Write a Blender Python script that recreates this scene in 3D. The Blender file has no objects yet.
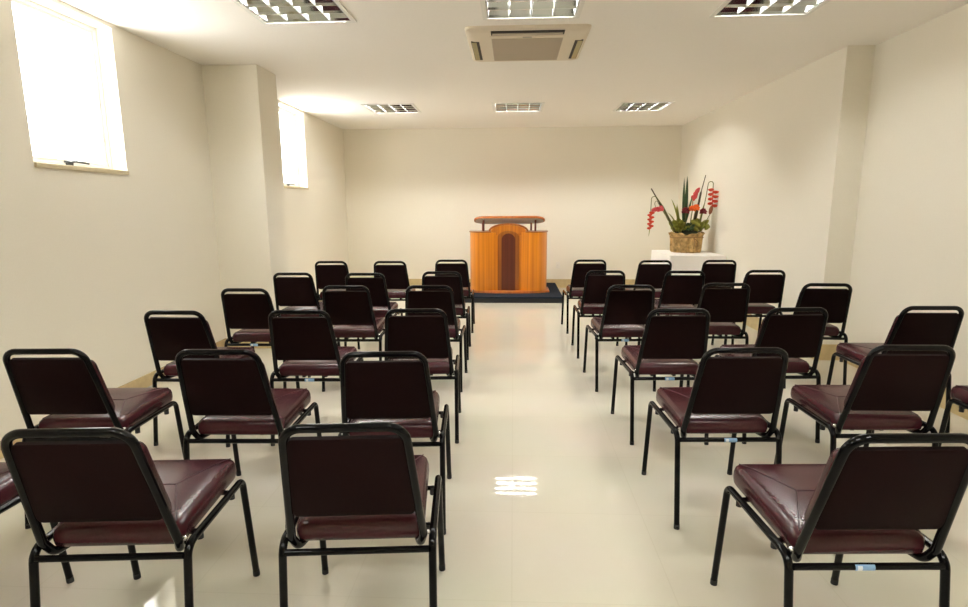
import bpy, bmesh, math, random
from mathutils import Vector, Matrix
random.seed(7)
PI = math.pi
scene = bpy.context.scene
COL = scene.collection

# ------------------------------------------------------------------ materials
def mat(name, color, rough=0.5, metal=0.0, spec=0.5, coat=0.0, noise=None, bump=None, var=0.0):
    m = bpy.data.materials.new(name)
    m.use_nodes = True
    nt = m.node_tree
    b = nt.nodes['Principled BSDF']
    b.inputs['Base Color'].default_value = (*color, 1)
    b.inputs['Roughness'].default_value = rough
    b.inputs['Metallic'].default_value = metal
    b.inputs['Specular IOR Level'].default_value = spec
    b.inputs['Coat Weight'].default_value = coat
    if var or bump:
        tc = nt.nodes.new('ShaderNodeTexCoord')
        nz = nt.nodes.new('ShaderNodeTexNoise')
        nz.inputs['Scale'].default_value = noise or 20
        nz.inputs['Detail'].default_value = 4
        nt.links.new(tc.outputs['Object'], nz.inputs['Vector'])
        if var:
            rp = nt.nodes.new('ShaderNodeValToRGB')
            rp.color_ramp.elements[0].position = .3
            rp.color_ramp.elements[1].position = .7
            rp.color_ramp.elements[0].color = (*[c * (1 - var) for c in color], 1)
            rp.color_ramp.elements[1].color = (*[min(1, c * (1 + var)) for c in color], 1)
            nt.links.new(nz.outputs['Fac'], rp.inputs['Fac'])
            nt.links.new(rp.outputs['Color'], b.inputs['Base Color'])
        if bump:
            bp = nt.nodes.new('ShaderNodeBump')
            bp.inputs['Strength'].default_value = bump
            bp.inputs['Distance'].default_value = .002
            nt.links.new(nz.outputs['Fac'], bp.inputs['Height'])
            nt.links.new(bp.outputs['Normal'], b.inputs['Normal'])
    return m

def emit(name, color, strength):
    m = bpy.data.materials.new(name)
    m.use_nodes = True
    nt = m.node_tree
    nt.nodes.clear()
    e = nt.nodes.new('ShaderNodeEmission')
    e.inputs['Color'].default_value = (*color, 1)
    e.inputs['Strength'].default_value = strength
    o = nt.nodes.new('ShaderNodeOutputMaterial')
    nt.links.new(e.outputs[0], o.inputs[0])
    return m

def floor_mat():
    m = mat('polished_cream_porcelain', (.73, .64, .44), .09, spec=.5)
    nt = m.node_tree
    b = nt.nodes['Principled BSDF']
    tc = nt.nodes.new('ShaderNodeTexCoord')
    br = nt.nodes.new('ShaderNodeTexBrick')
    br.offset = 0
    br.inputs['Scale'].default_value = 1
    br.inputs['Brick Width'].default_value = .6
    br.inputs['Row Height'].default_value = .6
    br.inputs['Mortar Size'].default_value = .0022
    br.inputs['Mortar Smooth'].default_value = .1
    br.inputs['Color1'].default_value = (.765, .725, .61, 1)
    br.inputs['Color2'].default_value = (.757, .716, .602, 1)
    br.inputs['Mortar'].default_value = (.72, .68, .56, 1)
    nt.links.new(tc.outputs['Object'], br.inputs['Vector'])
    nz = nt.nodes.new('ShaderNodeTexNoise')
    nz.inputs['Scale'].default_value = 1.7
    nz.inputs['Detail'].default_value = 6
    nt.links.new(tc.outputs['Object'], nz.inputs['Vector'])
    mx = nt.nodes.new('ShaderNodeMix')
    mx.data_type = 'RGBA'
    mx.blend_type = 'MULTIPLY'
    mx.inputs[0].default_value = .12
    nt.links.new(br.outputs['Color'], mx.inputs[6])
    nt.links.new(nz.outputs['Color'], mx.inputs[7])
    nt.links.new(mx.outputs[2], b.inputs['Base Color'])
    rr = nt.nodes.new('ShaderNodeMapRange')
    rr.inputs['To Min'].default_value = .02
    rr.inputs['To Max'].default_value = .045
    nt.links.new(nz.outputs['Fac'], rr.inputs['Value'])
    nt.links.new(rr.outputs['Result'], b.inputs['Roughness'])
    return m

def wood_mat(name, c1, c2, rough=.28, scale=26):
    m = mat(name, c1, rough, spec=.5, coat=.25)
    m.node_tree.nodes['Principled BSDF'].inputs['Coat Roughness'].default_value = .12
    nt = m.node_tree
    b = nt.nodes['Principled BSDF']
    tc = nt.nodes.new('ShaderNodeTexCoord')
    mp = nt.nodes.new('ShaderNodeMapping')
    mp.inputs['Scale'].default_value = (scale, scale * .4, .35)
    nz = nt.nodes.new('ShaderNodeTexNoise')
    nz.inputs['Scale'].default_value = 1.0
    nz.inputs['Detail'].default_value = 5
    nz.inputs['Distortion'].default_value = .4
    rp = nt.nodes.new('ShaderNodeValToRGB')
    rp.color_ramp.elements[0].position = .34
    rp.color_ramp.elements[1].position = .66
    rp.color_ramp.elements[0].color = (*c2, 1)
    rp.color_ramp.elements[1].color = (*c1, 1)
    nt.links.new(tc.outputs['Object'], mp.inputs['Vector'])
    nt.links.new(mp.outputs['Vector'], nz.inputs['Vector'])
    nt.links.new(nz.outputs['Fac'], rp.inputs['Fac'])
    nt.links.new(rp.outputs['Color'], b.inputs['Base Color'])
    return m

def glass_mat():
    m = bpy.data.materials.new('clear_window_glass')
    m.use_nodes = True
    nt = m.node_tree
    nt.nodes.clear()
    t = nt.nodes.new('ShaderNodeBsdfTransparent')
    t.inputs['Color'].default_value = (.96, .97, .97, 1)
    gl = nt.nodes.new('ShaderNodeBsdfGlossy')
    gl.inputs['Roughness'].default_value = .02
    mx = nt.nodes.new('ShaderNodeMixShader')
    mx.inputs['Fac'].default_value = .06
    o = nt.nodes.new('ShaderNodeOutputMaterial')
    nt.links.new(t.outputs[0], mx.inputs[1])
    nt.links.new(gl.outputs[0], mx.inputs[2])
    nt.links.new(mx.outputs[0], o.inputs[0])
    return m

M = dict(
    wall=mat('cream_wall_paint', (.83, .79, .69), .75, spec=.25, noise=90, bump=.25, var=.012),
    ceiling=mat('ceiling_paint', (.92, .89, .845), .85, spec=.2, noise=60, var=.01),
    floor=floor_mat(),
    base=mat('tan_stone_baseboard', (.56, .44, .24), .25, noise=14, var=.08),
    alu=mat('white_window_aluminium', (.72, .70, .68), .4),
    sill=mat('cream_stone_sill', (.62, .54, .36), .4, noise=30, var=.05),
    handle=mat('dark_grey_handle', (.05, .055, .06), .4, metal=.4),
    glass=glass_mat(),
    frame=mat('black_enamelled_steel', (.0022, .0022, .0026), .09, spec=.18),
    rubber=mat('black_rubber', (.012, .012, .012), .7),
    bolt=mat('bright_zinc_bolt', (.75, .75, .75), .25, metal=1),
    panel=mat('shaded_maroon_vinyl', (.0105, .0042, .0042), .55, spec=.04, noise=160, bump=.12, var=.06),  # dark vinyl, darkened further for the backlit shade on chair backs
    vinyl=mat('burgundy_vinyl', (.050, .0090, .0135), .27, spec=.40, noise=120, bump=.05, var=.10),
    seam=mat('burgundy_seam', (.030, .007, .009), .45),
    stick_b=mat('blue_sticker', (.24, .42, .68), .4),
    stick_w=mat('white_sticker_print', (.75, .82, .88), .4),
    wood=wood_mat('honey_wood_veneer', (.88, .31, .016), (.64, .19, .008)),
    wood_crown=wood_mat('amber_wood', (.62, .21, .014), (.45, .13, .008)),
    wood_red=wood_mat('orange_red_wood', (.58, .175, .025), (.44, .11, .015)),
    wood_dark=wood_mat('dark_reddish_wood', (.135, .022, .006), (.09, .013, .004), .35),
    wood_mid=wood_mat('mid_brown_wood', (.40, .135, .02), (.27, .075, .010)),
    laminate=mat('pale_grey_laminate', (.55, .58, .56), .35),
    carpet=mat('navy_carpet', (.018, .024, .036), .9, spec=.1, noise=300, bump=.5, var=.3),
    carpet_edge=mat('black_platform_edge', (.008, .009, .012), .6),
    cloth=mat('white_tablecloth', (.93, .91, .90), .8, spec=.2, noise=200, bump=.1),
    tablewood=mat('table_board', (.45, .30, .16), .5),
    ac=mat('ivory_ac_plastic', (.74, .66, .53), .45),
    ac_grille=mat('beige_ac_grille', (.50, .425, .33), .6),
    ac_dark=mat('ac_slot_dark', (.03, .022, .014), .7),
    ac_vane=mat('ac_vane', (.42, .36, .17), .5),
    ac_badge=mat('ac_badge_grey', (.42, .38, .32), .4),
    fix=mat('white_enamel_fixture', (.80, .79, .75), .4),
    louver=mat('bright_aluminium_louver', (.52, .55, .54), .07, metal=1),
    blade=mat('satin_grey_blade', (.42, .44, .43), .4),
    tube=emit('fluorescent_tube_light', (1, .985, .935), 72.0),
    burlap=mat('burlap_wrap', (.52, .35, .15), .9, spec=.1, noise=16, bump=1.0, var=.5),
    twine=mat('jute_twine', (.34, .21, .09), .9),
    soil=mat('dark_moss', (.02, .025, .01), .9),
    stick=mat('dark_branch', (.075, .05, .022), .7, noise=30, var=.3),
    stem=mat('green_stem', (.16, .17, .05), .6),
    leafd=mat('deep_green_leaf', (.035, .085, .022), .4, noise=20, var=.25),
    leafl=mat('yellow_green_leaf', (.26, .27, .035), .5, noise=20, var=.25),
    red=mat('scarlet_bract', (.66, .05, .008), .4, noise=20, var=.15),
    dred=mat('dark_crimson_petal', (.20, .008, .018), .5),
    orange=mat('orange_petal', (.85, .15, .008), .45, noise=20, var=.15),
    pink=mat('pink_bract', (.72, .085, .095), .45),
    bud=mat('reddish_brown_bud', (.27, .085, .03), .5),
    outlet=mat('white_outlet_plastic', (.80, .77, .70), .35),
    hole=mat('outlet_slot', (.05, .05, .05), .5),
)

# ------------------------------------------------------------------ object helpers
def obj(name, bm, material, parent=None, smooth=True, loc=None):
    me = bpy.data.meshes.new(name)
    bmesh.ops.recalc_face_normals(bm, faces=bm.faces[:])
    bm.to_mesh(me)
    bm.free()
    mats = material if isinstance(material, (list, tuple)) else [material]
    for m in mats:
        me.materials.append(m)
    if smooth:
        for p in me.polygons:
            p.use_smooth = True
        try:
            me.set_sharp_from_angle(angle=math.radians(38))
        except Exception:
            pass
    o = bpy.data.objects.new(name, me)
    COL.objects.link(o)
    if loc:
        o.location = loc
    if parent:
        o.parent = parent
    return o

def thing(name, label, cat, loc=(0, 0, 0), rotz=0, group=None):
    o = bpy.data.objects.new(name, None)
    o.empty_display_size = .1
    COL.objects.link(o)
    o.location = loc
    o.rotation_euler = (0, 0, rotz)
    o['label'] = label
    o['category'] = cat
    if group:
        o['group'] = group
    return o

def tag(o, label, cat, group=None):
    o['label'] = label
    o['category'] = cat
    if group:
        o['group'] = group
    return o

def struct(o, label, cat):
    o['kind'] = 'structure'
    o['label'] = label
    o['category'] = cat
    return o

def copy_tree(o, parent=None):
    c = o.copy()
    COL.objects.link(c)
    c.parent = parent
    for ch in o.children:
        copy_tree(ch, c)
    return c

def box(bm, x0, x1, y0, y1, z0, z1, bev=0, seg=2, mi=0):
    r = bmesh.ops.create_cube(bm, size=1)
    vs = r['verts']
    bmesh.ops.scale(bm, vec=(x1 - x0, y1 - y0, z1 - z0), verts=vs)
    bmesh.ops.translate(bm, vec=((x0 + x1) / 2, (y0 + y1) / 2, (z0 + z1) / 2), verts=vs)
    fs = list({f for v in vs for f in v.link_faces})
    for f in fs:
        f.material_index = mi
    if bev:
        es = list({e for v in vs for e in v.link_edges})
        bmesh.ops.bevel(bm, geom=es, offset=bev, segments=seg, affect='EDGES', profile=.5)
    return bm

def B(*a, **k):
    return box(bmesh.new(), *a, **k)

def fillet(pts, rads, n=6):
    out = [Vector(pts[0])]
    for i in range(1, len(pts) - 1):
        p, a, b = Vector(pts[i]), Vector(pts[i - 1]), Vector(pts[i + 1])
        r = rads[i] if isinstance(rads, (list, tuple)) else rads
        d1, d2 = (a - p), (b - p)
        ang = d1.angle(d2)
        if r <= 0 or ang > PI - .02:
            out.append(p)
            continue
        t = min(r / math.tan(ang / 2), d1.length * .49, d2.length * .49)
        rr = t * math.tan(ang / 2)
        d1.normalize(); d2.normalize()
        c = p + (d1 + d2).normalized() * (rr / math.sin(ang / 2))
        s, e = p + d1 * t - c, p + d2 * t - c
        th = s.angle(e)
        for k in range(n + 1):
            f = k / n
            out.append(c + (s * math.sin((1 - f) * th) + e * math.sin(f * th)) / math.sin(th))
    out.append(Vector(pts[-1]))
    return out

def sweep(bm, path, r, n=10, caps=True, closed=False, mi=0):
    path = [Vector(p) for p in path]
    rs = r if isinstance(r, (list, tuple)) else [r] * len(path)
    N = len(path)
    t0 = (path[1] - path[0]).normalized()
    ref = Vector((0, 0, 1)) if abs(t0.z) < .9 else Vector((1, 0, 0))
    u = t0.cross(ref).normalized()
    rings = []
    for i, p in enumerate(path):
        if closed:
            t = path[(i + 1) % N] - path[i - 1]
        elif i == 0:
            t = path[1] - p
        elif i == N - 1:
            t = p - path[i - 1]
        else:
            t = (path[i + 1] - p).normalized() + (p - path[i - 1]).normalized()
        t.normalize()
        u = (u - t * u.dot(t)).normalized()
        w = t.cross(u)
        rings.append([bm.verts.new(p + (u * math.cos(2 * PI * k / n) + w * math.sin(2 * PI * k / n)) * rs[i]) for k in range(n)])
    for i in range(N if closed else N - 1):
        a, b = rings[i], rings[(i + 1) % N]
        for k in range(n):
            f = bm.faces.new((a[k], a[(k + 1) % n], b[(k + 1) % n], b[k]))
            f.material_index = mi
    if caps and not closed:
        bm.faces.new(rings[0][::-1]).material_index = mi
        bm.faces.new(rings[-1]).material_index = mi
    return bm

def T(path, r, n=10, **k):
    return sweep(bmesh.new(), path, r, n, **k)

def prism(bm, poly, z0, z1, axis='z', mi=0):
    """extrude a closed 2-D outline; axis z: (x,y); axis y: (x,z)"""
    def P(a, b, h):
        return (a, b, h) if axis == 'z' else (a, h, b)
    lo = [bm.verts.new(P(a, b, z0)) for a, b in poly]
    hi = [bm.verts.new(P(a, b, z1)) for a, b in poly]
    n = len(poly)
    for i in range(n):
        bm.faces.new((lo[i], lo[(i + 1) % n], hi[(i + 1) % n], hi[i])).material_index = mi
    bm.faces.new(lo[::-1]).material_index = mi
    bm.faces.new(hi).material_index = mi
    return bm

def rrect(x0, x1, y0, y1, r, n=5):
    out = []
    for cx, cy, a0 in ((x1 - r, y1 - r, 0), (x0 + r, y1 - r, 90), (x0 + r, y0 + r, 180), (x1 - r, y0 + r, 270)):
        for k in range(n + 1):
            a = math.radians(a0 + 90 * k / n)
            out.append((cx + r * math.cos(a), cy + r * math.sin(a)))
    return out

def cushion(bm, outline_fn, prof, fn=None, mi=0):
    """stack of rounded outlines: prof = [(inset, height)...]; fn maps (a,b,h)->xyz"""
    fn = fn or (lambda a, b, h: (a, b, h))
    rings = []
    for ins, h in prof:
        rings.append([bm.verts.new(fn(a, b, h)) for a, b in outline_fn(ins)])
    n = len(rings[0])
    for A, Bq in zip(rings, rings[1:]):
        for k in range(n):
            bm.faces.new((A[k], A[(k + 1) % n], Bq[(k + 1) % n], Bq[k])).material_index = mi
    bm.faces.new(rings[0][::-1]).material_index = mi
    bm.faces.new(rings[-1]).material_index = mi
    return bm

def ellipsoid(bm, c, rx, ry, rz, rot=None, u=10, v=8, mi=0):
    r = bmesh.ops.create_uvsphere(bm, u_segments=u, v_segments=v, radius=1)
    vs = r['verts']
    bmesh.ops.scale(bm, vec=(rx, ry, rz), verts=vs)
    if rot is not None:
        bmesh.ops.rotate(bm, cent=(0, 0, 0), matrix=rot, verts=vs)
    bmesh.ops.translate(bm, vec=c, verts=vs)
    for f in {f for q in vs for f in q.link_faces}:
        f.material_index = mi
    return bm

# ------------------------------------------------------------------ room
XL, XR, XR2, YB, YF = -2.944, 2.816, 3.044, 9.781, -2.6     # left, right, near right, lectern wall, wall behind the camera
H = 2.746
CX, CY0, CY1 = -2.413, 5.391, 5.82                           # left pillar
JY = 5.125                                                   # jog in the right wall
WT = .20
W1 = (3.36, 4.195)
W2 = (7.13, 7.958)
SZ0, SZ1 = 1.667, 2.715

struct(obj('floor', B(XL - WT, XR2 + WT, YF - WT, YB + WT, -.12, 0), M['floor'], smooth=False),
       'polished cream porcelain tile floor of the meeting room', 'floor')

fx = {}                        # ceiling fixtures (centre x, centre y)
FIX = [(-1.485, 3.925), (.12, 3.93), (1.730, 3.975), (-1.655, 7.815), (.055, 7.855), (1.738, 7.93),
       (-1.485, .02), (.12, .02), (1.73, .02)]  # last row is unseen, added to light the near floor
FW = .321                       # half width of the recess
bm = bmesh.new()
rows = {}
for c in FIX:
    rows.setdefault(round(c[1] / 3.9), []).append(c)
ycur = YF - WT
for k in sorted(rows):
    rr = sorted(rows[k])
    y0 = min(c[1] for c in rr) - FW
    y1 = max(c[1] for c in rr) + FW
    box(bm, XL - WT, XR2 + WT, ycur, y0, H, H + .15)
    xc = XL - WT
    for c in rr:
        box(bm, xc, c[0] - FW, y0, y1, H, H + .15)
        if c[1] - FW > y0 + 1e-4:
            box(bm, c[0] - FW, c[0] + FW, y0, c[1] - FW, H, H + .15)
        if c[1] + FW < y1 - 1e-4:
            box(bm, c[0] - FW, c[0] + FW, c[1] + FW, y1, H, H + .15)
        xc = c[0] + FW
    box(bm, xc, XR2 + WT, y0, y1, H, H + .15)
    ycur = y1
box(bm, XL - WT, XR2 + WT, ycur, YB + WT, H, H + .15)
struct(obj('ceiling', bm, M['ceiling'], smooth=False), 'plain cream ceiling with recessed louvred lights', 'ceiling')

# left wall with two window openings and a pillar
bm = bmesh.new()
ys = [YF, W1[0], W1[1], W2[0], W2[1], YB]
for i in range(5):
    y0, y1 = ys[i], ys[i + 1]
    if i in (1, 3):
        box(bm, XL - WT, XL, y0, y1, 0, SZ0)
        box(bm, XL - WT, XL, y0, y1, SZ1, H)
    else:
        box(bm, XL - WT, XL, y0, y1, 0, H)
box(bm, XL - .02, CX, CY0, CY1, 0, H, bev=.006)
struct(obj('wall_left', bm, M['wall'], smooth=False), 'cream left wall with square pillar and two high windows', 'wall')
struct(obj('wall_front', B(XL - WT, XR + WT, YB, YB + WT, 0, H), M['wall'], smooth=False),
       'cream end wall behind the lectern', 'wall')
struct(obj('wall_back', B(XL - WT, XR2 + WT, YF - WT, YF, 0, H), M['wall'], smooth=False),
       'cream wall at the rear of the room', 'wall')
bm = bmesh.new()
box(bm, XR, XR + .45, JY, YB, 0, H)
box(bm, XR2, XR2 + WT, YF, JY, 0, H)
struct(obj('wall_right', bm, M['wall'], smooth=False), 'cream right wall stepping out toward the lectern end', 'wall')

# baseboards
def bboard(name, segs, h, label):
    bm = bmesh.new()
    for s in segs:
        box(bm, *s, 0, h)
    struct(obj(name, bm, M['base'], smooth=False), label, 'baseboard')
t = .012
bboard('baseboard_front', [(XL, XR, YB - t, YB)], .15, 'tan stone baseboard along the end wall')
bboard('baseboard_right', [(XR - t, XR, JY - t, YB - t), (XR, XR2, JY - t, JY), (XR2 - t, XR2, YF, JY - t)], .15,
       'tan stone baseboard along the right wall')
bboard('baseboard_left', [(XL, XL + t, YF, CY0), (XL, CX + t, CY0 - t, CY0), (CX, CX + t, CY0, CY1), (XL, CX + t, CY1, CY1 + t),
                          (XL, XL + t, CY1 + t, YB - t)], .10, 'tan stone baseboard along the left wall')

# windows
def window(name, y0, y1, label):
    w = bpy.data.objects.new(name, None)
    COL.objects.link(w)
    w.location = (XL, (y0 + y1) / 2, SZ0)
    struct(w, label, 'window')
    hw = (y1 - y0) / 2
    hh = SZ1 - SZ0
    g = -.115
    bm = bmesh.new()
    fw = .028
    z0 = .032
    for a in ((g - .05, g, -hw, -hw + fw, z0, hh), (g - .05, g, hw - fw, hw, z0, hh),
              (g - .05, g, -hw + fw, hw - fw, z0, z0 + fw), (g - .05, g, -hw + fw, hw - fw, hh - fw, hh)):
        box(bm, *a, bev=.003, seg=1)
    obj('window_frame', bm, M['alu'], w, smooth=False)
    bm = bmesh.new()
    f2 = .022
    a0, a1, b0, b1 = -hw + fw, hw - fw, z0 + fw, hh - fw
    for a in ((g - .042, g - .010, a0, a0 + f2, b0, b1), (g - .042, g - .010, a1 - f2, a1, b0, b1),
              (g - .042, g - .010, a0 + f2, a1 - f2, b0, b0 + f2), (g - .042, g - .010, a0 + f2, a1 - f2, b1 - f2, b1)):
        box(bm, *a, bev=.002, seg=1)
    sash = obj('sash', bm, M['alu'], w, smooth=False)
    obj('pane', B(g - .029, g - .024, a0 + f2, a1 - f2, b0 + f2, b1 - f2), M['glass'], sash, smooth=False)
    obj('sill', B(g - .05, .016, -hw + .001, hw - .001, 0, .031, bev=.003), M['sill'], w, smooth=False)
    bm = bmesh.new()
    box(bm, g - .012, g + .010, -.03, .03, z0 + .010, z0 + .040, bev=.004)
    sweep(bm, fillet([(g + .008, 0, z0 + .030), (g + .035, 0, z0 + .034), (g + .040, .01, z0 + .036), (g + .040, .13, z0 + .030)], .008, 4), .0075, 8)
    obj('handle', bm, M['handle'], w)
window('window_1', *W1, 'tall bright window high in the left wall nearest the camera')
window('window_2', *W2, 'bright window high in the left wall beyond the pillar')

# ------------------------------------------------------------------ ceiling lights
def make_light():
    L = thing('ceiling_light', 'x', 'ceiling light', (0, 0, H), 0, 'recessed ceiling lights')
    bm = bmesh.new()
    a, b = .318, .290
    for q in ((-a, a, -a, -b), (-a, a, b, a), (-a, -b, -b, b), (b, a, -b, b)):
        box(bm, *q, -.008, -.0005)
    obj('trim_frame', bm, M['fix'], L, smooth=False)
    bm = bmesh.new()
    c = .296
    for q in ((-c, c, -c, -c + .004, 0, .11), (-c, c, c - .004, c, 0, .11), (-c, -c + .004, -c + .004, c - .004, 0, .11),
              (c - .004, c, -c + .004, c - .004, 0, .11), (-c, c, -c, c, .11, .114)):
        box(bm, *q)
    obj('housing', bm, M['fix'], L, smooth=False)
    # parabolic louvre: curved reflectors between the tubes and cross blades
    bm = bmesh.new()
    p = .1435
    for k in range(5):
        y = -2 * p + k * p
        w0, w1 = .003, .044
        if k in (0, 4):
            y += 0
        # V-shaped reflector, thin at the bottom, wide at the top
        poly = [(y - w0, -.002), (y + w0, -.002), (y + .011, .012), (y + w1, .034), (y - w1, .034), (y - .011, .012)]
        poly = [(max(-.2915, min(.2915, a_)), b_) for a_, b_ in poly]
        vs0 = [bm.verts.new((-.289, q[0], q[1])) for q in poly]
        vs1 = [bm.verts.new((.289, q[0], q[1])) for q in poly]
        for i in range(6):
            bm.faces.new((vs0[i], vs0[(i + 1) % 6], vs1[(i + 1) % 6], vs1[i]))
        bm.faces.new(vs0); bm.faces.new(vs1[::-1])
    obj('reflector', bm, M['louver'], L, smooth=False)
    bm = bmesh.new()
    for k in range(5):
        x = -2 * p + k * p + (.003 if k == 0 else -.003 if k == 4 else 0)
        poly = [(x - .004, -.0015), (x + .004, -.0015), (x + .009, .031), (x - .009, .031)]
        vs0 = [bm.verts.new((q[0], -.288, q[1])) for q in poly]
        vs1 = [bm.verts.new((q[0], .288, q[1])) for q in poly]
        for i in range(4):
            bm.faces.new((vs0[i], vs0[(i + 1) % 4], vs1[(i + 1) % 4], vs1[i]))
        bm.faces.new(vs0); bm.faces.new(vs1[::-1])
    obj('cross_blades', bm, M['blade'], L, smooth=False)
    for k in range(4):
        y = -1.5 * p + k * p
        obj('tube', T([(-.28, y, .041), (.28, y, .041)], .009, 10), M['tube'], L)
    L.scale = (1.08, 1.06, 1)
    return L
FL = ['louvred ceiling light at the top left, nearest the first window',
      'louvred ceiling light just this side of the air conditioner',
      'louvred ceiling light at the top right, near the right wall',
      'small distant louvred ceiling light beside the far left window',
      'small distant louvred ceiling light straight above the lectern aisle',
      'small distant louvred ceiling light above the flower table',
      'unseen louvred ceiling light added over the left block behind the camera',
      'unseen louvred ceiling light added over the aisle behind the camera',
      'unseen louvred ceiling light added over the right block behind the camera']
L0 = make_light()
for i, (x, y) in enumerate(FIX):
    o = L0 if i == 0 else copy_tree(L0)
    o.location = (x, y, H)
    o['label'] = FL[i]

# ------------------------------------------------------------------ ceiling cassette air conditioner
A = thing('air_conditioner', 'ivory four-way cassette air conditioner set in the ceiling over the aisle', 'air conditioner', (.102, 4.85, H))
bm = bmesh.new()
s0 = .475
cushion(bm, lambda i: rrect(-s0 + i, s0 - i, -.435 + i, .515 - i, max(.02, .05 - i)), [(0, 0), (0, -.012), (.006, -.020), (.05, -.034), (.06, -.035)])
obj('panel', bm, M['ac'], A)
bm = bmesh.new()
box(bm, -.29, .29, -.30, .43, -.040, -.034, bev=.003)
gf = obj('intake_frame', bm, M['ac'], A, smooth=False)
bm = bmesh.new()
box(bm, -.278, .278, -.245, .405, -.0425, -.0395)
for k in range(27):
    y = -.237 + k * .0238
    box(bm, -.274, .274, y, y + .012, -.046, -.042)
obj('intake_grille', bm, M['ac_grille'], gf, smooth=False)
obj('badge', B(-.035, .035, -.285, -.265, -.043, -.0395), M['ac_badge'], gf, smooth=False)
for (x0, x1, y0, y1) in ((-.278, .278, -.405, -.320), (-.445, -.38, -.155, .39), (.38, .445, -.155, .39)):
    s = obj('air_slot', B(x0, x1, y0, y1, -.0375, -.030), M['ac_dark'], A, smooth=False)
    if x1 - x0 > .3:
        v = B(x0 + .01, x1 - .01, y0 + .034, y1 - .004, -.042, -.0368, bev=.002)
        obj('vane', v, M['ac_grille'], s, smooth=False)
    else:
        q = (x0 + .004, x1 - .022) if x0 < 0 else (x0 + .022, x1 - .004)
        obj('vane', B(q[0], q[1], y0 + .01, y1 - .01, -.042, -.0368, bev=.002), M['ac_vane'], s, smooth=False)

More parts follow.
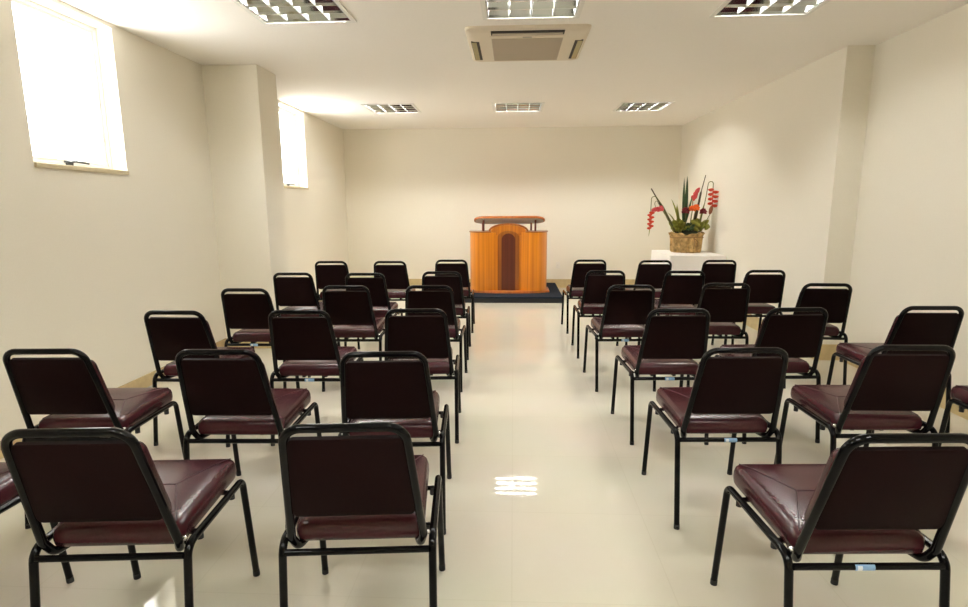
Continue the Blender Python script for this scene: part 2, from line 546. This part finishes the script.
# ------------------------------------------------------------------ chairs
def make_chair():
    C = thing('stacking_chair', 'x', 'chair', (0, 0, 0), 0, 'burgundy stacking chairs in rows')
    R = .0122
    def back(x, v, w=0.0):
        """point on the leaning back: v = height, w = offset forward of the tube plane"""
        k = (v - .43) / (.831 - .43)
        return Vector((x, .030 - .118 * k + w * .96, v + w * .28))
    # seat
    def so(i):
        pts = []
        for a, b in rrect(-1, 1, 0, 1, .11, 6):
            hw = .196 - .010 * b
            x = a * (hw - i)
            y = .048 + i + b * (.447 - 2 * i)
            pts.append((x, y))
        return pts
    bm = bmesh.new()
    cushion(bm, so, [(.02, .408), (.006, .410), (.0, .418), (-.002, .434), (-.001, .453), (.003, .466), (.011, .475), (.024, .4805), (.05, .485), (.09, .4885), (.14, .490)],
            lambda a, b, h: (a, b, h + max(0, h - .418) / .07 * .008 * (b - .05) / .44))
    seat = obj('seat', bm, M['vinyl'], C)
    bm = bmesh.new()
    def zt(x, y):
        d = min(.19 - abs(x), y - .05, .495 - y)
        for (i0, z0), (i1, z1) in zip([(.003, .466), (.011, .475), (.024, .4805), (.05, .485), (.09, .4885), (.14, .490)], [(.011, .475), (.024, .4805), (.05, .485), (.09, .4885), (.14, .490), (.3, .490)]):
            if d <= i1:
                h = z0 + (z1 - z0) * max(0, (d - i0)) / (i1 - i0)
                break
        else:
            h = .490
        return h + max(0, h - .418) / .07 * .008 * (y - .05) / .44
    def seam(p, q, n=8):
        sweep(bm, [(p[0] + (q[0] - p[0]) * k / n, p[1] + (q[1] - p[1]) * k / n,
                    zt(p[0] + (q[0] - p[0]) * k / n, p[1] + (q[1] - p[1]) * k / n) + .0004) for k in range(n + 1)], .0019, 6)
    for s in (-1, 1):
        seam((s * .166, .478), (s * .072, .270))
        seam((s * .174, .068), (s * .072, .270))
    seam((-.072, .270), (.072, .270))
    obj('seam', bm, M['seam'], seat)
    # backrest: dark rear board, darkened further for backlit shade, between the tubes, padded front cushion
    def bo(h0, v0, h1, v1):
        def f(i):
            pts = []
            for a, b in rrect(-1, 1, 0, 1, .10, 5):
                hw = h0 + (h1 - h0) * b
                pts.append((a * (hw - i), v0 + i + b * (v1 - v0 - 2 * i)))
            return pts
        return f
    bm = bmesh.new()
    cushion(bm, bo(.181, .524, .158, .797), [(.004, -.007), (0, -.004), (0, .010), (.004, .012)], lambda a, b, h: back(a, b, h))
    br = obj('backrest', bm, M['panel'], C)
    br['label'] = 'dark maroon rear board, darkened further for backlit shade'
    bm = bmesh.new()
    cushion(bm, bo(.188, .512, .170, .772), [(.006, .0135), (0, .018), (0, .032), (.004, .042), (.013, .049), (.03, .054), (.07, .057)], lambda a, b, h: back(a, b, h))
    obj('back_cushion', bm, M['vinyl'], C)
    # inverted-U back tube with ends curling under the seat
    tl, tr = back(-.1635, .831), back(.1635, .831)
    pts = [(-.160, .135, .398), (-.186, .050, .396), back(-.197, .440), tl, tr, back(.197, .440), (.186, .050, .396), (.160, .135, .398)]
    obj('back_frame', T(fillet(pts, [0, .03, .03, .052, .052, .03, .03, 0], 7), .0128, 12), M['frame'], C)
    for s in (-1, 1):
        fb = (s * .224, .428, .425)
        rb = (s * .224, .022, .425)
        full = fillet([(s * .229, .474, .008), fb, rb, (s * .224, -.034, .008)], [0, .035, .045, 0], 7)
        # pieces of one bent tube: front leg (with its bend), side rail, rear leg (with its bend)
        i1 = 8
        i2 = len(full) - 9
        fl = full[:i1 + 1]
        rail = full[i1:i2 + 1]
        rl = full[i2:]
        for seg in (fl, rl):
            leg = obj('leg', T(seg, R, 12), M['frame'], C)
            foot = seg[0] if seg is fl else seg[-1]
            nx = seg[1] if seg is fl else seg[-2]
            d = (nx - foot).normalized()
            obj('foot_cap', T([Vector((foot.x, foot.y, 0)) , foot + d * .014], .0127, 12), M['rubber'], leg)
        obj('side_rail', T(rail, R, 12), M['frame'], C)
        bm = bmesh.new()
        ellipsoid(bm, (s * .209, .040, .438), .009, .009, .007, u=8, v=6)
        obj('bolt', bm, M['bolt'], C)
    obj('rear_crossbar', T([(-.214, .016, .397), (.214, .016, .397)], .0105, 10), M['frame'], C)
    for y in (.135, .375):
        sp = obj('seat_support', T([(-.214, y, .402), (.214, y, .402)], .009, 8), M['frame'], C)
        for s in (-1, 1):
            obj('stacking_bumper', T([(s * .205, y, .407), (s * .205, y, .378)], .011, 8), M['rubber'], sp)
    bm = bmesh.new()
    for x in (-.07, .065):
        box(bm, x - .010, x + .010, .13, .38, .375, .395, bev=.003)
    obj('under_bar', bm, M['frame'], C)
    return C

ROW = {6: 'front row nearest the lectern', 5: 'second row from the lectern', 4: 'third row from the lectern',
       3: 'fourth row from the lectern', 2: 'fifth row from the lectern', 1: 'rear row nearest the camera'}
SEATPOS = {'La': 'left block seat by the wall', 'Lb': 'left block middle seat', 'Lc': 'left block aisle seat',
           'Rc': 'right block aisle seat', 'Rm': 'right block middle seat', 'Rr': 'right block seat by the wall'}
CH = [('L1a', -1.935, 1.365, -1.0),
('L1c', -0.462, 1.476, 5.1), ('L1b', -1.187, 1.414, 4.7), ('L2a', -1.953, 2.225, 3.0), ('L2b', -1.222, 2.239, 2.1),
('L2c', -0.528, 2.228, 4.1), ('L3a', -1.932, 3.087, -0.2), ('L3b', -1.222, 3.122, 2.3), ('L3c', -0.563, 3.177, 4.4),
('L4a', -1.945, 3.958, 0.6), ('L4b', -1.253, 4.118, 2.1), ('L4c', -0.626, 4.134, 0.9), ('L5a', -1.981, 4.929, 2.0),
('L5b', -1.318, 4.913, 1.5), ('L5c', -0.650, 5.042, 2.4), ('L6a', -1.988, 6.010, 1.4), ('L6b', -1.339, 6.014, 1.5),
('L6c', -0.687, 6.169, 2.4), ('R6c', 0.840, 6.183, 1.5), ('R5c', 0.841, 5.134, -0.6), ('R4c', 0.873, 4.194, 3.1),
('R3c', 0.941, 3.222, 2.5), ('R2c', 0.954, 2.338, 2.6), ('R1c', 1.017, 1.465, 2.8), ('R6m', 1.528, 6.110, 1.5),
('R5m', 1.547, 5.117, -0.6), ('R4m', 1.610, 4.305, 0.0), ('R3m', 1.619, 3.269, 4.0), ('R2m', 1.662, 2.402, 1.2),
('R6r', 2.227, 6.151, 0.0), ('R5r', 2.289, 5.190, 0.5), ('R4r', 2.355, 4.302, -3.1), ('R3r', 2.418, 3.340, 1.0),
('R2r', 2.490, 2.420, 1.0)]
STICK = {'R1c': -.013, 'R2c': .006, 'R3c': -.003, 'R4c': -.007, 'L3b': .008, 'L4a': -.002}
EXTRA = {'R1c': ' with blue sticker', 'R2c': ' with blue sticker', 'R3c': ' with blue sticker', 'R4c': ' with pale sticker',
         'L3b': ' with pale sticker', 'L4a': ' with pale sticker'}
chair0 = make_chair()
chairs = [(chair0 if i == 0 else copy_tree(chair0)) for i in range(len(CH))]
for o, (n, x, y, a) in zip(chairs, CH):
    o.location = (x, y, 0)
    o.rotation_euler = (0, 0, math.radians(a))
    o['label'] = 'burgundy chair%s, %s, %s' % (EXTRA.get(n, ''), SEATPOS[n[0] + n[2]], ROW[int(n[1])])
    if n in STICK:
        bm = bmesh.new()
        c = STICK[n]
        def patch(x0, x1, z0, z1, r, mi):
            rows_ = []
            for k in range(7):
                th = math.radians(-62 + 124 * k / 6)
                if not (z0 <= math.sin(th) <= z1):
                    continue
                rows_.append([bm.verts.new((xx, .016 - r * math.cos(th), .397 + r * math.sin(th))) for xx in (x0, x1)])
            for p, q in zip(rows_, rows_[1:]):
                bm.faces.new((p[0], p[1], q[1], q[0])).material_index = mi
        patch(c - .028, c + .028, -1, 1, .0111, 0)
        patch(c - .022, c - .008, -.75, .75, .0114, 1)
        
        st = obj('sticker', bm, [M['stick_b'], M['stick_w']], o)
        st['label'] = 'pale blue sticker'

# ------------------------------------------------------------------ platform and lectern
P = thing('platform', 'low navy carpeted platform under the wooden lectern', 'platform', (-.08, 8.97, 0))
obj('base', B(-.82, .82, -.81, .79, 0, .065), M['carpet_edge'], P, smooth=False)
obj('carpet_top', B(-.825, .825, -.815, .79, .066, .092, bev=.008), M['carpet'], P, smooth=False)

LX, LY, LZ = -.075, 8.47, .093
L = thing('lectern', 'wide orange wooden lectern with curved fluted front and arched dark niche', 'lectern', (LX, LY, LZ))
# base board with round ends
def base_outline(i):
    pts = []
    for k in range(33):
        u = -1 + 2 * k / 32
        pts.append((u * (.645 - i), .02 + .14 * (abs(u) ** 3.0) + i))
    for k in range(9):
        a = math.radians(0 + 90 * k / 8)
        pts.append((.645 - i - .10 * (1 - math.cos(a)), .50 + .08 * math.sin(a) - i))
    for k in range(9):
        a = math.radians(90 - 90 * k / 8)
        pts.append((-.645 + i + .10 * (1 - math.cos(a)), .50 + .08 * math.sin(a) - i))
    return pts
bm = bmesh.new()
cushion(bm, base_outline, [(0, 0), (0, .022), (.006, .032), (.02, .036)])
obj('base', bm, M['wood_red'], L)
# front profile: two bulging wings and a recessed centre
def front(u):
    a = abs(u)
    if a < .12:
        return .135
    if a < .26:
        s = (a - .12) / .14
        return .135 + (.085 - .135) * (3 * s * s - 2 * s ** 3)
    s = (a - .26) / .325
    # convex bulge
    return .085 - .045 * math.sin(min(1, s / .55) * PI / 2) if s < .55 else .040 + .17 * ((s - .55) / .45) ** 2.2
def body_outline(grow=0.0):
    pts = []
    n = 60
    for k in range(n + 1):
        u = -.603 + 1.206 * k / n
        y = front(u) - grow
        # flutes
        if abs(u) > .24 and not grow:
            y += .0035 * (0.5 + .5 * math.cos((abs(u) - .24) * 2 * PI / .058))
        pts.append((u * (1 + grow / .603), y))
    pts += [(.603 + grow, .49), (-.603 - grow, .49)]
    return pts
bm = bmesh.new()
prism(bm, body_outline(), .036, .935)
obj('body', bm, M['wood'], L)
bm = bmesh.new()
for sg in (-1, 1):
    o_ = [p for p in body_outline(.012)[:61] if p[0] * sg > .262]
    back_ = [(sg * .615, .49), (sg * .262, .49)]
    prism(bm, o_ + back_ if sg > 0 else o_[::-1] + back_, .935, .953)
obj('top_rim', bm, M['wood_mid'], L)
# arched crown over the centre
def arch(r0, w, zb, n=24):
    return [(math.cos(PI * k / n) * w, zb + math.sin(PI * k / n) * r0) for k in range(n + 1)]
bm = bmesh.new()
prism(bm, [(.27, .90), (.27, .954)] + arch(.092, .270, .954)[1:-1] + [(-.27, .954), (-.27, .90)], .108, .155, 'y')
cr = obj('arch_crown', bm, M['wood_crown'], L, smooth=False)
bm = bmesh.new()
outer = arch(.106, .292, .954)
sweep(bm, [(x, .128, z) for x, z in outer], .0155, 8)
obj('arch_rim', bm, M['wood_mid'], cr)
# centre panel rising into the crown, then the dark niche
bm = bmesh.new()
prism(bm, [(-.165, .036), (.165, .036), (.165, .86)] + [(math.cos(PI * k / 20) * .165, .86 + math.sin(PI * k / 20) * .10) for k in range(1, 20)] + [(-.165, .86)], .105, .134, 'y')
cp = obj('centre_panel', bm, M['wood_mid'], L, smooth=False)  # darker wood paints in the shading of the concave centre
bm = bmesh.new()
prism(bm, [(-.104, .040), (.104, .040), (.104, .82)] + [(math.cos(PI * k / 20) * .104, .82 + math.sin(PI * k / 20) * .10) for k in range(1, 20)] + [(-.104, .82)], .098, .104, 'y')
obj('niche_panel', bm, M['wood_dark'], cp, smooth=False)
# book board on posts, sloping down toward the speaker
def stad(i, hw=.552, d=.36):
    pts = []
    r = d / 2
    for cx, a0 in ((hw - r, -90), (-hw + r, 90)):
        for k in range(13):
            a = math.radians(a0 + 180 * k / 12)
            pts.append((cx + (r - i) * math.cos(a), (r - i) * math.sin(a)))
    return pts
tilt = Matrix.Rotation(math.radians(-16), 4, 'X')
def tb(a, b, h):
    v = tilt @ Vector((a, b, h))
    return (v.x + .012, v.y + .25, v.z + 1.104)
bm = bmesh.new()
cushion(bm, lambda i: stad(i), [(.004, 0), (0, .004), (0, .030), (.004, .034)], tb)
bo_ = obj('book_board', bm, M['wood_red'], L)
bm = bmesh.new()
cushion(bm, lambda i: stad(.02 + i), [(0, -.004), (0, -.0005)], tb)
u_ = obj('underside', bm, M['laminate'], bo_)
u_['label'] = 'pale grey underside'
for x, y, zt in ((-.385, .16, 1.1255), (-.405, .34, 1.074), (.415, .16, 1.1255), (.355, .34, 1.074)):
    obj('post', T([(x, y, .953), (x, y, zt)], .016, 10), M['wood_dark'], L)

# ------------------------------------------------------------------ flower table
TX0, TX1, TY0, TY1, TZ = 2.065, 2.798, 7.40, 8.42, .768
tb_ = thing('side_table', 'wooden table hidden beneath the white cloth by the right wall', 'table', ((TX0 + TX1) / 2, (TY0 + TY1) / 2, 0))
hx, hy = (TX1 - TX0) / 2 - .02, (TY1 - TY0) / 2 - .02
obj('tabletop', B(-hx, hx, -hy, hy, TZ - .035, TZ - .006), M['tablewood'], tb_, smooth=False)
for sx in (-1, 1):
    for sy in (-1, 1):
        obj('leg', B(sx * (hx - .04) - .02, sx * (hx - .04) + .02, sy * (hy - .04) - .02, sy * (hy - .04) + .02, 0, TZ - .036), M['tablewood'], tb_, smooth=False)
bm = bmesh.new()
def clo(extra):
    pts = []
    x0, x1, y0, y1 = -hx - .012, hx + .012, -hy - .012, hy + .012
    n = 24
    per = []
    for k in range(n): per.append((x0 + (x1 - x0) * k / n, y0, 0, -1))
    for k in range(n): per.append((x1, y0 + (y1 - y0) * k / n, 1, 0))
    for k in range(n): per.append((x1 - (x1 - x0) * k / n, y1, 0, 1))
    for k in range(n): per.append((x0, y1 - (y1 - y0) * k / n, -1, 0))
    for k, (x, y, nx, ny) in enumerate(per):
        w = extra * (.5 + .5 * math.sin(k * 2 * PI / 8.0 + .7))
        if nx > 0: w *= .2
        pts.append((x + nx * w, y + ny * w))
    return pts
prof = [(0, TZ), (.0, TZ - .008), (.004, TZ - .10), (.010, TZ - .35), (.016, TZ - .64)]
rings = []
for e, z in prof:
    rings.append([bm.verts.new((a, b, z)) for a, b in clo(e)])
nn = len(rings[0])
for a, b in zip(rings, rings[1:]):
    for k in range(nn):
        bm.faces.new((a[k], a[(k + 1) % nn], b[(k + 1) % nn], b[k]))
bm.faces.new(rings[0])
cl = obj('tablecloth', bm, M['cloth'], loc=((TX0 + TX1) / 2, (TY0 + TY1) / 2, 0))
sol = cl.modifiers.new('thickness', 'SOLIDIFY')
sol.thickness = .003
sol.offset = 1
tag(cl, 'white cloth covering the table that carries the flower arrangement', 'tablecloth')

# ------------------------------------------------------------------ flower arrangement
FX, FY, FZ = 2.452, 8.02, TZ + .004
F = thing('flower_arrangement', 'tropical flower arrangement with red hanging heliconias in a burlap wrapped pot', 'flower arrangement', (FX, FY, FZ))
def fp(px, py, dy=0.0):
    """local point of a feature seen at (px, py) of the arrangement's front elevation, metres"""
    return Vector((px, dy, py))
# pot wrapped in burlap: gathered cloth, ruffled mouth
bm = bmesh.new()
rings = []
n = 72
for k, (r, z) in enumerate([(.10, 0), (.185, .0), (.200, .02), (.205, .08), (.207, .16), (.210, .205), (.208, .222), (.218, .240), (.232, .262), (.228, .268), (.20, .250), (.17, .235), (.05, .23)]):
    ring = []
    for i in range(n):
        a = 2 * PI * i / n
        w = .013 * math.sin(9 * a + .6 + .12 * k) + .008 * math.sin(17 * a + k * .35)
        if k in (0, 12): w *= .2
        zz = z + (.012 * math.sin(5 * a + 1) + .009 * math.sin(11 * a) if 7 <= k <= 10 else 0)
        ring.append(bm.verts.new(((r + w) * math.cos(a), (r + w) * math.sin(a), zz)))
    rings.append(ring)
for a, b in zip(rings, rings[1:]):
    for i in range(n):
        bm.faces.new((a[i], a[(i + 1) % n], b[(i + 1) % n], b[i]))
bm.faces.new(rings[0][::-1]); bm.faces.new(rings[-1])
pot = obj('wrapped_pot', bm, M['burlap'], F)
bm = bmesh.new()
sweep(bm, [(.222 * math.cos(2 * PI * k / 40), .222 * math.sin(2 * PI * k / 40), .212 + .006 * math.sin(6 * PI * k / 40)) for k in range(40)], .008, 6, closed=True)
sweep(bm, [(.03, -.225, .21), (.05, -.235, .15), (.035, -.228, .06)], .007, 6)
sweep(bm, [(.03, -.225, .21), (.09, -.225, .16), (.10, -.215, .09)], .007, 6)
obj('twine', bm, M['twine'], pot)

def leaf(bm, base, tip, width, bend=(0, 0, 0), n=8, mi=0, fold=.25):
    base, tip, bend = Vector(base), Vector(tip), Vector(bend)
    d = (tip - base)
    side = d.cross(Vector((0, 1, .15))).normalized()
    nrm = side.cross(d.normalized())
    L_, C_, R_ = [], [], []
    for k in range(n + 1):
        t = k / n
        p = base + d * t + bend * (4 * t * (1 - t))
        w = width * (math.sin(PI * min(1, t * .92 + .08)) ** .8) * (1 if t < 1 else 0)
        C_.append(bm.verts.new(p - nrm * w * fold))
        L_.append(bm.verts.new(p - side * w))
        R_.append(bm.verts.new(p + side * w))
    for k in range(n):
        for A_, B_ in ((L_, C_), (C_, R_)):
            f = bm.faces.new((A_[k], A_[k + 1], B_[k + 1], B_[k]))
            f.material_index = mi
    return bm

def leaf_obj(name, bm, material, parent):
    o = obj(name, bm, material, parent)
    s = o.modifiers.new('thickness', 'SOLIDIFY')
    s.thickness = .0025
    return o

# scale from pixels in the photo at this distance
K = 8.02 / 7.75
def W(x775, z775, dy=0.0):
    return Vector((x775 * K - FX, dy, 1.414 + (z775 - 1.414) * K - FZ))

# long bare branches
bm = bmesh.new()
pth = [W(2.235, 1.03, -.02), W(2.10, 1.26, -.05), W(1.965, 1.465, -.06), W(1.845, 1.648, -.08)]
sweep(bm, fillet(pth, .3, 4), [.015 - .0006 * i for i in range(len(fillet(pth, .3, 4)))], 7)
obj('branch', bm, M['stick'], F)
bm = bmesh.new()
pth = [W(2.45, 1.06, .02), W(2.502, 1.36, .03), W(2.535, 1.60, .02), W(2.578, 1.825, .0)]
fp_ = fillet(pth, .4, 4)
sweep(bm, fp_, [.021 - .0155 * (i / (len(fp_) - 1)) ** 1.5 for i in range(len(fp_))], 7)
obj('branch', bm, M['stick'], F)
# sword leaves
for b, tp, w in ((W(2.315, 1.12), W(2.297, 1.795), .020), (W(2.35, 1.12, .02), W(2.343, 1.815, .02), .024), (W(2.33, 1.15, -.03), W(2.41, 1.56, -.03), .016)):
    leaf_obj('sword_leaf', leaf(bmesh.new(), b, tp, w), M['leafd'], F)
# thin upright leaves and grass toward the left
bm = bmesh.new()
for b, tp, w, bd in ((W(2.27, 1.1), W(2.145, 1.51, .02), .012, (.01, 0, .03)), (W(2.27, 1.1), W(2.20, 1.42, -.05), .014, (-.01, 0, .02)),
                     (W(2.26, 1.1), W(2.11, 1.33, .05), .009, (0, 0, .03)), (W(2.28, 1.1), W(2.24, 1.45, .08), .012, (0, 0, 0)),
                     (W(2.52, 1.1), W(2.60, 1.45, .06), .011, (0, 0, .02))):
    leaf(bm, b, tp, w, bd)
leaf_obj('fine_leaf', bm, M['leafl'], F)
# low yellow-green foliage in two clumps plus a dark heart
random.seed(3)
for cx, cz, nleaf in ((2.255, 1.165, 26), (2.54, 1.175, 22), (2.39, 1.13, 20)):
    bm = bmesh.new()
    for k in range(nleaf):
        a = random.uniform(0, 2 * PI)
        e = random.uniform(.1, 1.2)
        ln = random.uniform(.09, .17)
        c = W(cx, cz - .08, 0) + Vector((random.uniform(-.05, .05), random.uniform(-.12, .10), random.uniform(-.03, .05)))
        d = Vector((math.cos(a) * math.cos(e), math.sin(a) * math.cos(e), math.sin(e)))
        leaf(bm, c, c + d * ln, ln * .24, (0, 0, .02), n=5)
    leaf_obj('foliage', bm, M['leafd'] if cx == 2.39 else M['leafl'], F)
bm = bmesh.new()
ellipsoid(bm, W(2.39, 1.05, 0), .17, .15, .06)
obj('moss', bm, M['soil'], F)
# bloom heads
def bloom(name, c, r, material, npet=16, stem_to=None, seedv=1):
    random.seed(seedv)
    bm = bmesh.new()
    for k in range(npet):
        a = 2 * PI * k * .382
        e = -0.5 + 1.9 * (k / npet)
        d = Vector((math.cos(a) * math.cos(e), math.sin(a) * math.cos(e), math.sin(e)))
        leaf(bm, c + d * r * .15, c + d * r, r * .33, d * .0 + Vector((0, 0, r * .12)), n=5)
    o = leaf_obj(name, bm, material, F)
    bm = bmesh.new()
    ellipsoid(bm, c, r * .42, r * .42, r * .42)
    obj('flower_centre', bm, material, o)
    b = stem_to if stem_to is not None else Vector((c.x * .5, c.y * .5, .23))
    obj('stem', T([b, (b + c) * .5 + Vector((0, 0, .02)), c], .006, 6), M['stem'], o)
    return o
bloom('crimson_flower', W(2.318, 1.345, -.07), .062, M['dred'], seedv=2)
bloom('orange_flower', W(2.405, 1.372, -.08), .058, M['orange'], seedv=3)
bloom('orange_flower', W(2.458, 1.385, -.05), .060, M['orange'], seedv=4)
bloom('crimson_flower', W(2.555, 1.335, -.06), .056, M['dred'], seedv=5)
# pink ginger cones
def cone_flower(c, d, ln, r, material, stem_from):
    d = Vector(d).normalized()
    bm = bmesh.new()
    for k in range(14):
        t = k / 13
        a = k * 2.4
        ring = d.orthogonal().normalized()
        ring.rotate(Matrix.Rotation(a, 3, d))
        p = c + d * (ln * (t - .5))
        leaf(bm, p, p + d * ln * .35 + ring * r * (1 - .55 * t), r * .5, (0, 0, 0), n=4)
    o = leaf_obj('pink_ginger', bm, material, F)
    obj('stem', T([stem_from, (Vector(stem_from) + c) * .5 + Vector((0, 0, .02)), c - d * ln * .4], .006, 6), M['stem'], o)
cone_flower(W(2.445, 1.555, -.02), (.45, 0, 1), .15, .042, M['pink'], W(2.40, 1.1, 0))
cone_flower(W(1.955, 1.378, -.10), (-1, 0, -.15), .13, .045, M['pink'], W(2.20, 1.08, -.05))
# hanging heliconias
def heliconia(path, top, n, step, w, ln, flip, name='hanging_heliconia', last_bud=None):
    pth = fillet(path, .05, 6)
    st = T(pth, .0055, 6)
    o = obj(name, st, M['stem'], F)
    bm = bmesh.new()
    # zig-zag rachis
    z = [Vector(top) + Vector(((.006 if k % 2 else -.006), 0, -step * k)) for k in range(n + 1)]
    sweep(bm, z, .007, 6)
    for k in range(n):
        s = (1 if k % 2 else -1) * flip
        p = z[k]
        tip = p + Vector((s * ln * (1 - .03 * k), -.03, -step * .15))
        path2 = [p + Vector((-s * .012, 0, 0)), p + Vector((s * ln * .35, -.012, -.010)), p + Vector((s * ln * .7, -.022, -.008)), tip]
        sweep(bm, path2, [w * .55, w, w * .7, .002], 7)
    obj('bract', bm, M['red'], o)
    return o
hA = W(2.652, 1.635, -.10)
h1 = heliconia([W(2.54, 1.15, .0), W(2.585, 1.55, -.05), W(2.595, 1.735, -.08), W(2.652, 1.735, -.10), hA], hA, 8, .031, .024, .074, 1)
bm = bmesh.new()
cb = W(2.640, 1.362, -.10)
ellipsoid(bm, cb, .026, .024, .062, Matrix.Rotation(.18, 3, 'Y'))
o = obj('bud', bm, M['bud'], F)
obj('stem', T([W(2.50, 1.1, 0), W(2.60, 1.22, -.07), cb + Vector((-.004, 0, -.05))], .005, 6), M['stem'], o)
hB = W(1.842, 1.335, -.12)
h2 = heliconia([W(2.21, 1.08, -.05), W(2.02, 1.40, -.09), W(1.90, 1.552, -.11), W(1.845, 1.535, -.12), hB], hB, 8, .030, .021, .060, -1)
bm = bmesh.new()
sweep(bm, [W(1.842, 1.13, -.12), W(1.835, 1.06, -.12), W(1.83, 1.015, -.12)], [.006, .005, .002], 6)
obj('heliconia_tip', bm, M['leafl'], h2)
pth = fillet([W(2.05, 1.30, -.06), W(1.92, 1.50, -.08), W(1.895, 1.45, -.09), W(1.91, 1.405, -.10)], .04, 5)
obj('curled_tendril', T(pth, .004, 6), M['stem'], F)

# ------------------------------------------------------------------ wall outlets
def outlet(loc, rotz, label):
    o = thing('wall_outlet', label, 'outlet', loc, rotz)
    obj('cover_plate', B(-.036, .036, -.008, -.0005, -.058, .058, bev=.003), M['outlet'], o, smooth=False)
    s = obj('socket', B(-.02, .02, -.012, -.0085, -.03, .03, bev=.004), M['outlet'], o, smooth=False)
    bm = bmesh.new()
    for x in (-.008, .008):
        sweep(bm, [(x, -.0125, 0), (x, -.0118, 0)], .0028, 8)
    obj('socket_hole', bm, M['hole'], s)
    return o
outlet((.79, YB, .40), 0, 'white wall outlet low on the end wall right of the lectern')
outlet((XR, 8.21, 1.235), -PI / 2, 'small wall outlet on the right wall beside the flowers')

# ------------------------------------------------------------------ daylight
wd = bpy.data.worlds.new('World')
scene.world = wd
wd.use_nodes = True
bg = wd.node_tree.nodes['Background']
bg.inputs['Color'].default_value = (1.0, .975, .94, 1)
bg.inputs['Strength'].default_value = 8.0
for (y0, y1) in (W1, W2):
    ld = bpy.data.lights.new('window_portal', 'AREA')
    ld.shape = 'RECTANGLE'
    ld.size = y1 - y0
    ld.size_y = SZ1 - SZ0
    ld.cycles.is_portal = True
    lo = bpy.data.objects.new('window_portal', ld)
    COL.objects.link(lo)
    lo.location = (XL - WT - .03, (y0 + y1) / 2, (SZ0 + SZ1) / 2)
    lo.rotation_euler = Matrix(((0, 0, -1), (1, 0, 0), (0, -1, 0))).transposed().to_euler() if False else Vector((1, 0, 0)).to_track_quat('-Z', 'Z').to_euler()

# ------------------------------------------------------------------ camera
rt = Vector((0.9988075635139267, 0.048627946497026356, -0.004332884357511311))
up = Vector((-0.00408715047663345, 0.17172753120495166, 0.9851360059541188))
fwv = Vector((-0.04864921652354311, 0.9839435846865077, -0.1717215067657826))
cd = bpy.data.cameras.new('Camera')
cd.sensor_fit = 'HORIZONTAL'
cd.sensor_width = 36
cd.lens = 553.37 / 968 * 36
cd.shift_x = -2.06 / 968
cd.clip_start = .05
cam = bpy.data.objects.new('Camera', cd)
COL.objects.link(cam)
cam.matrix_world = Matrix(((rt.x, up.x, -fwv.x, 0), (rt.y, up.y, -fwv.y, 0), (rt.z, up.z, -fwv.z, 1.4142), (0, 0, 0, 1)))
scene.camera = cam

scene.view_settings.view_transform = 'Standard'
scene.view_settings.look = 'None'
scene.view_settings.exposure = 1.17
scene.view_settings.gamma = 1.0
scene.view_settings.use_curve_mapping = False
cy = scene.cycles
cy.max_bounces = 10
cy.diffuse_bounces = 7
cy.glossy_bounces = 5
cy.transparent_max_bounces = 8
cy.sample_clamp_indirect = 6
cy.caustics_reflective = False
cy.caustics_refractive = False
cy.blur_glossy = 0.0
cy.use_denoising = True
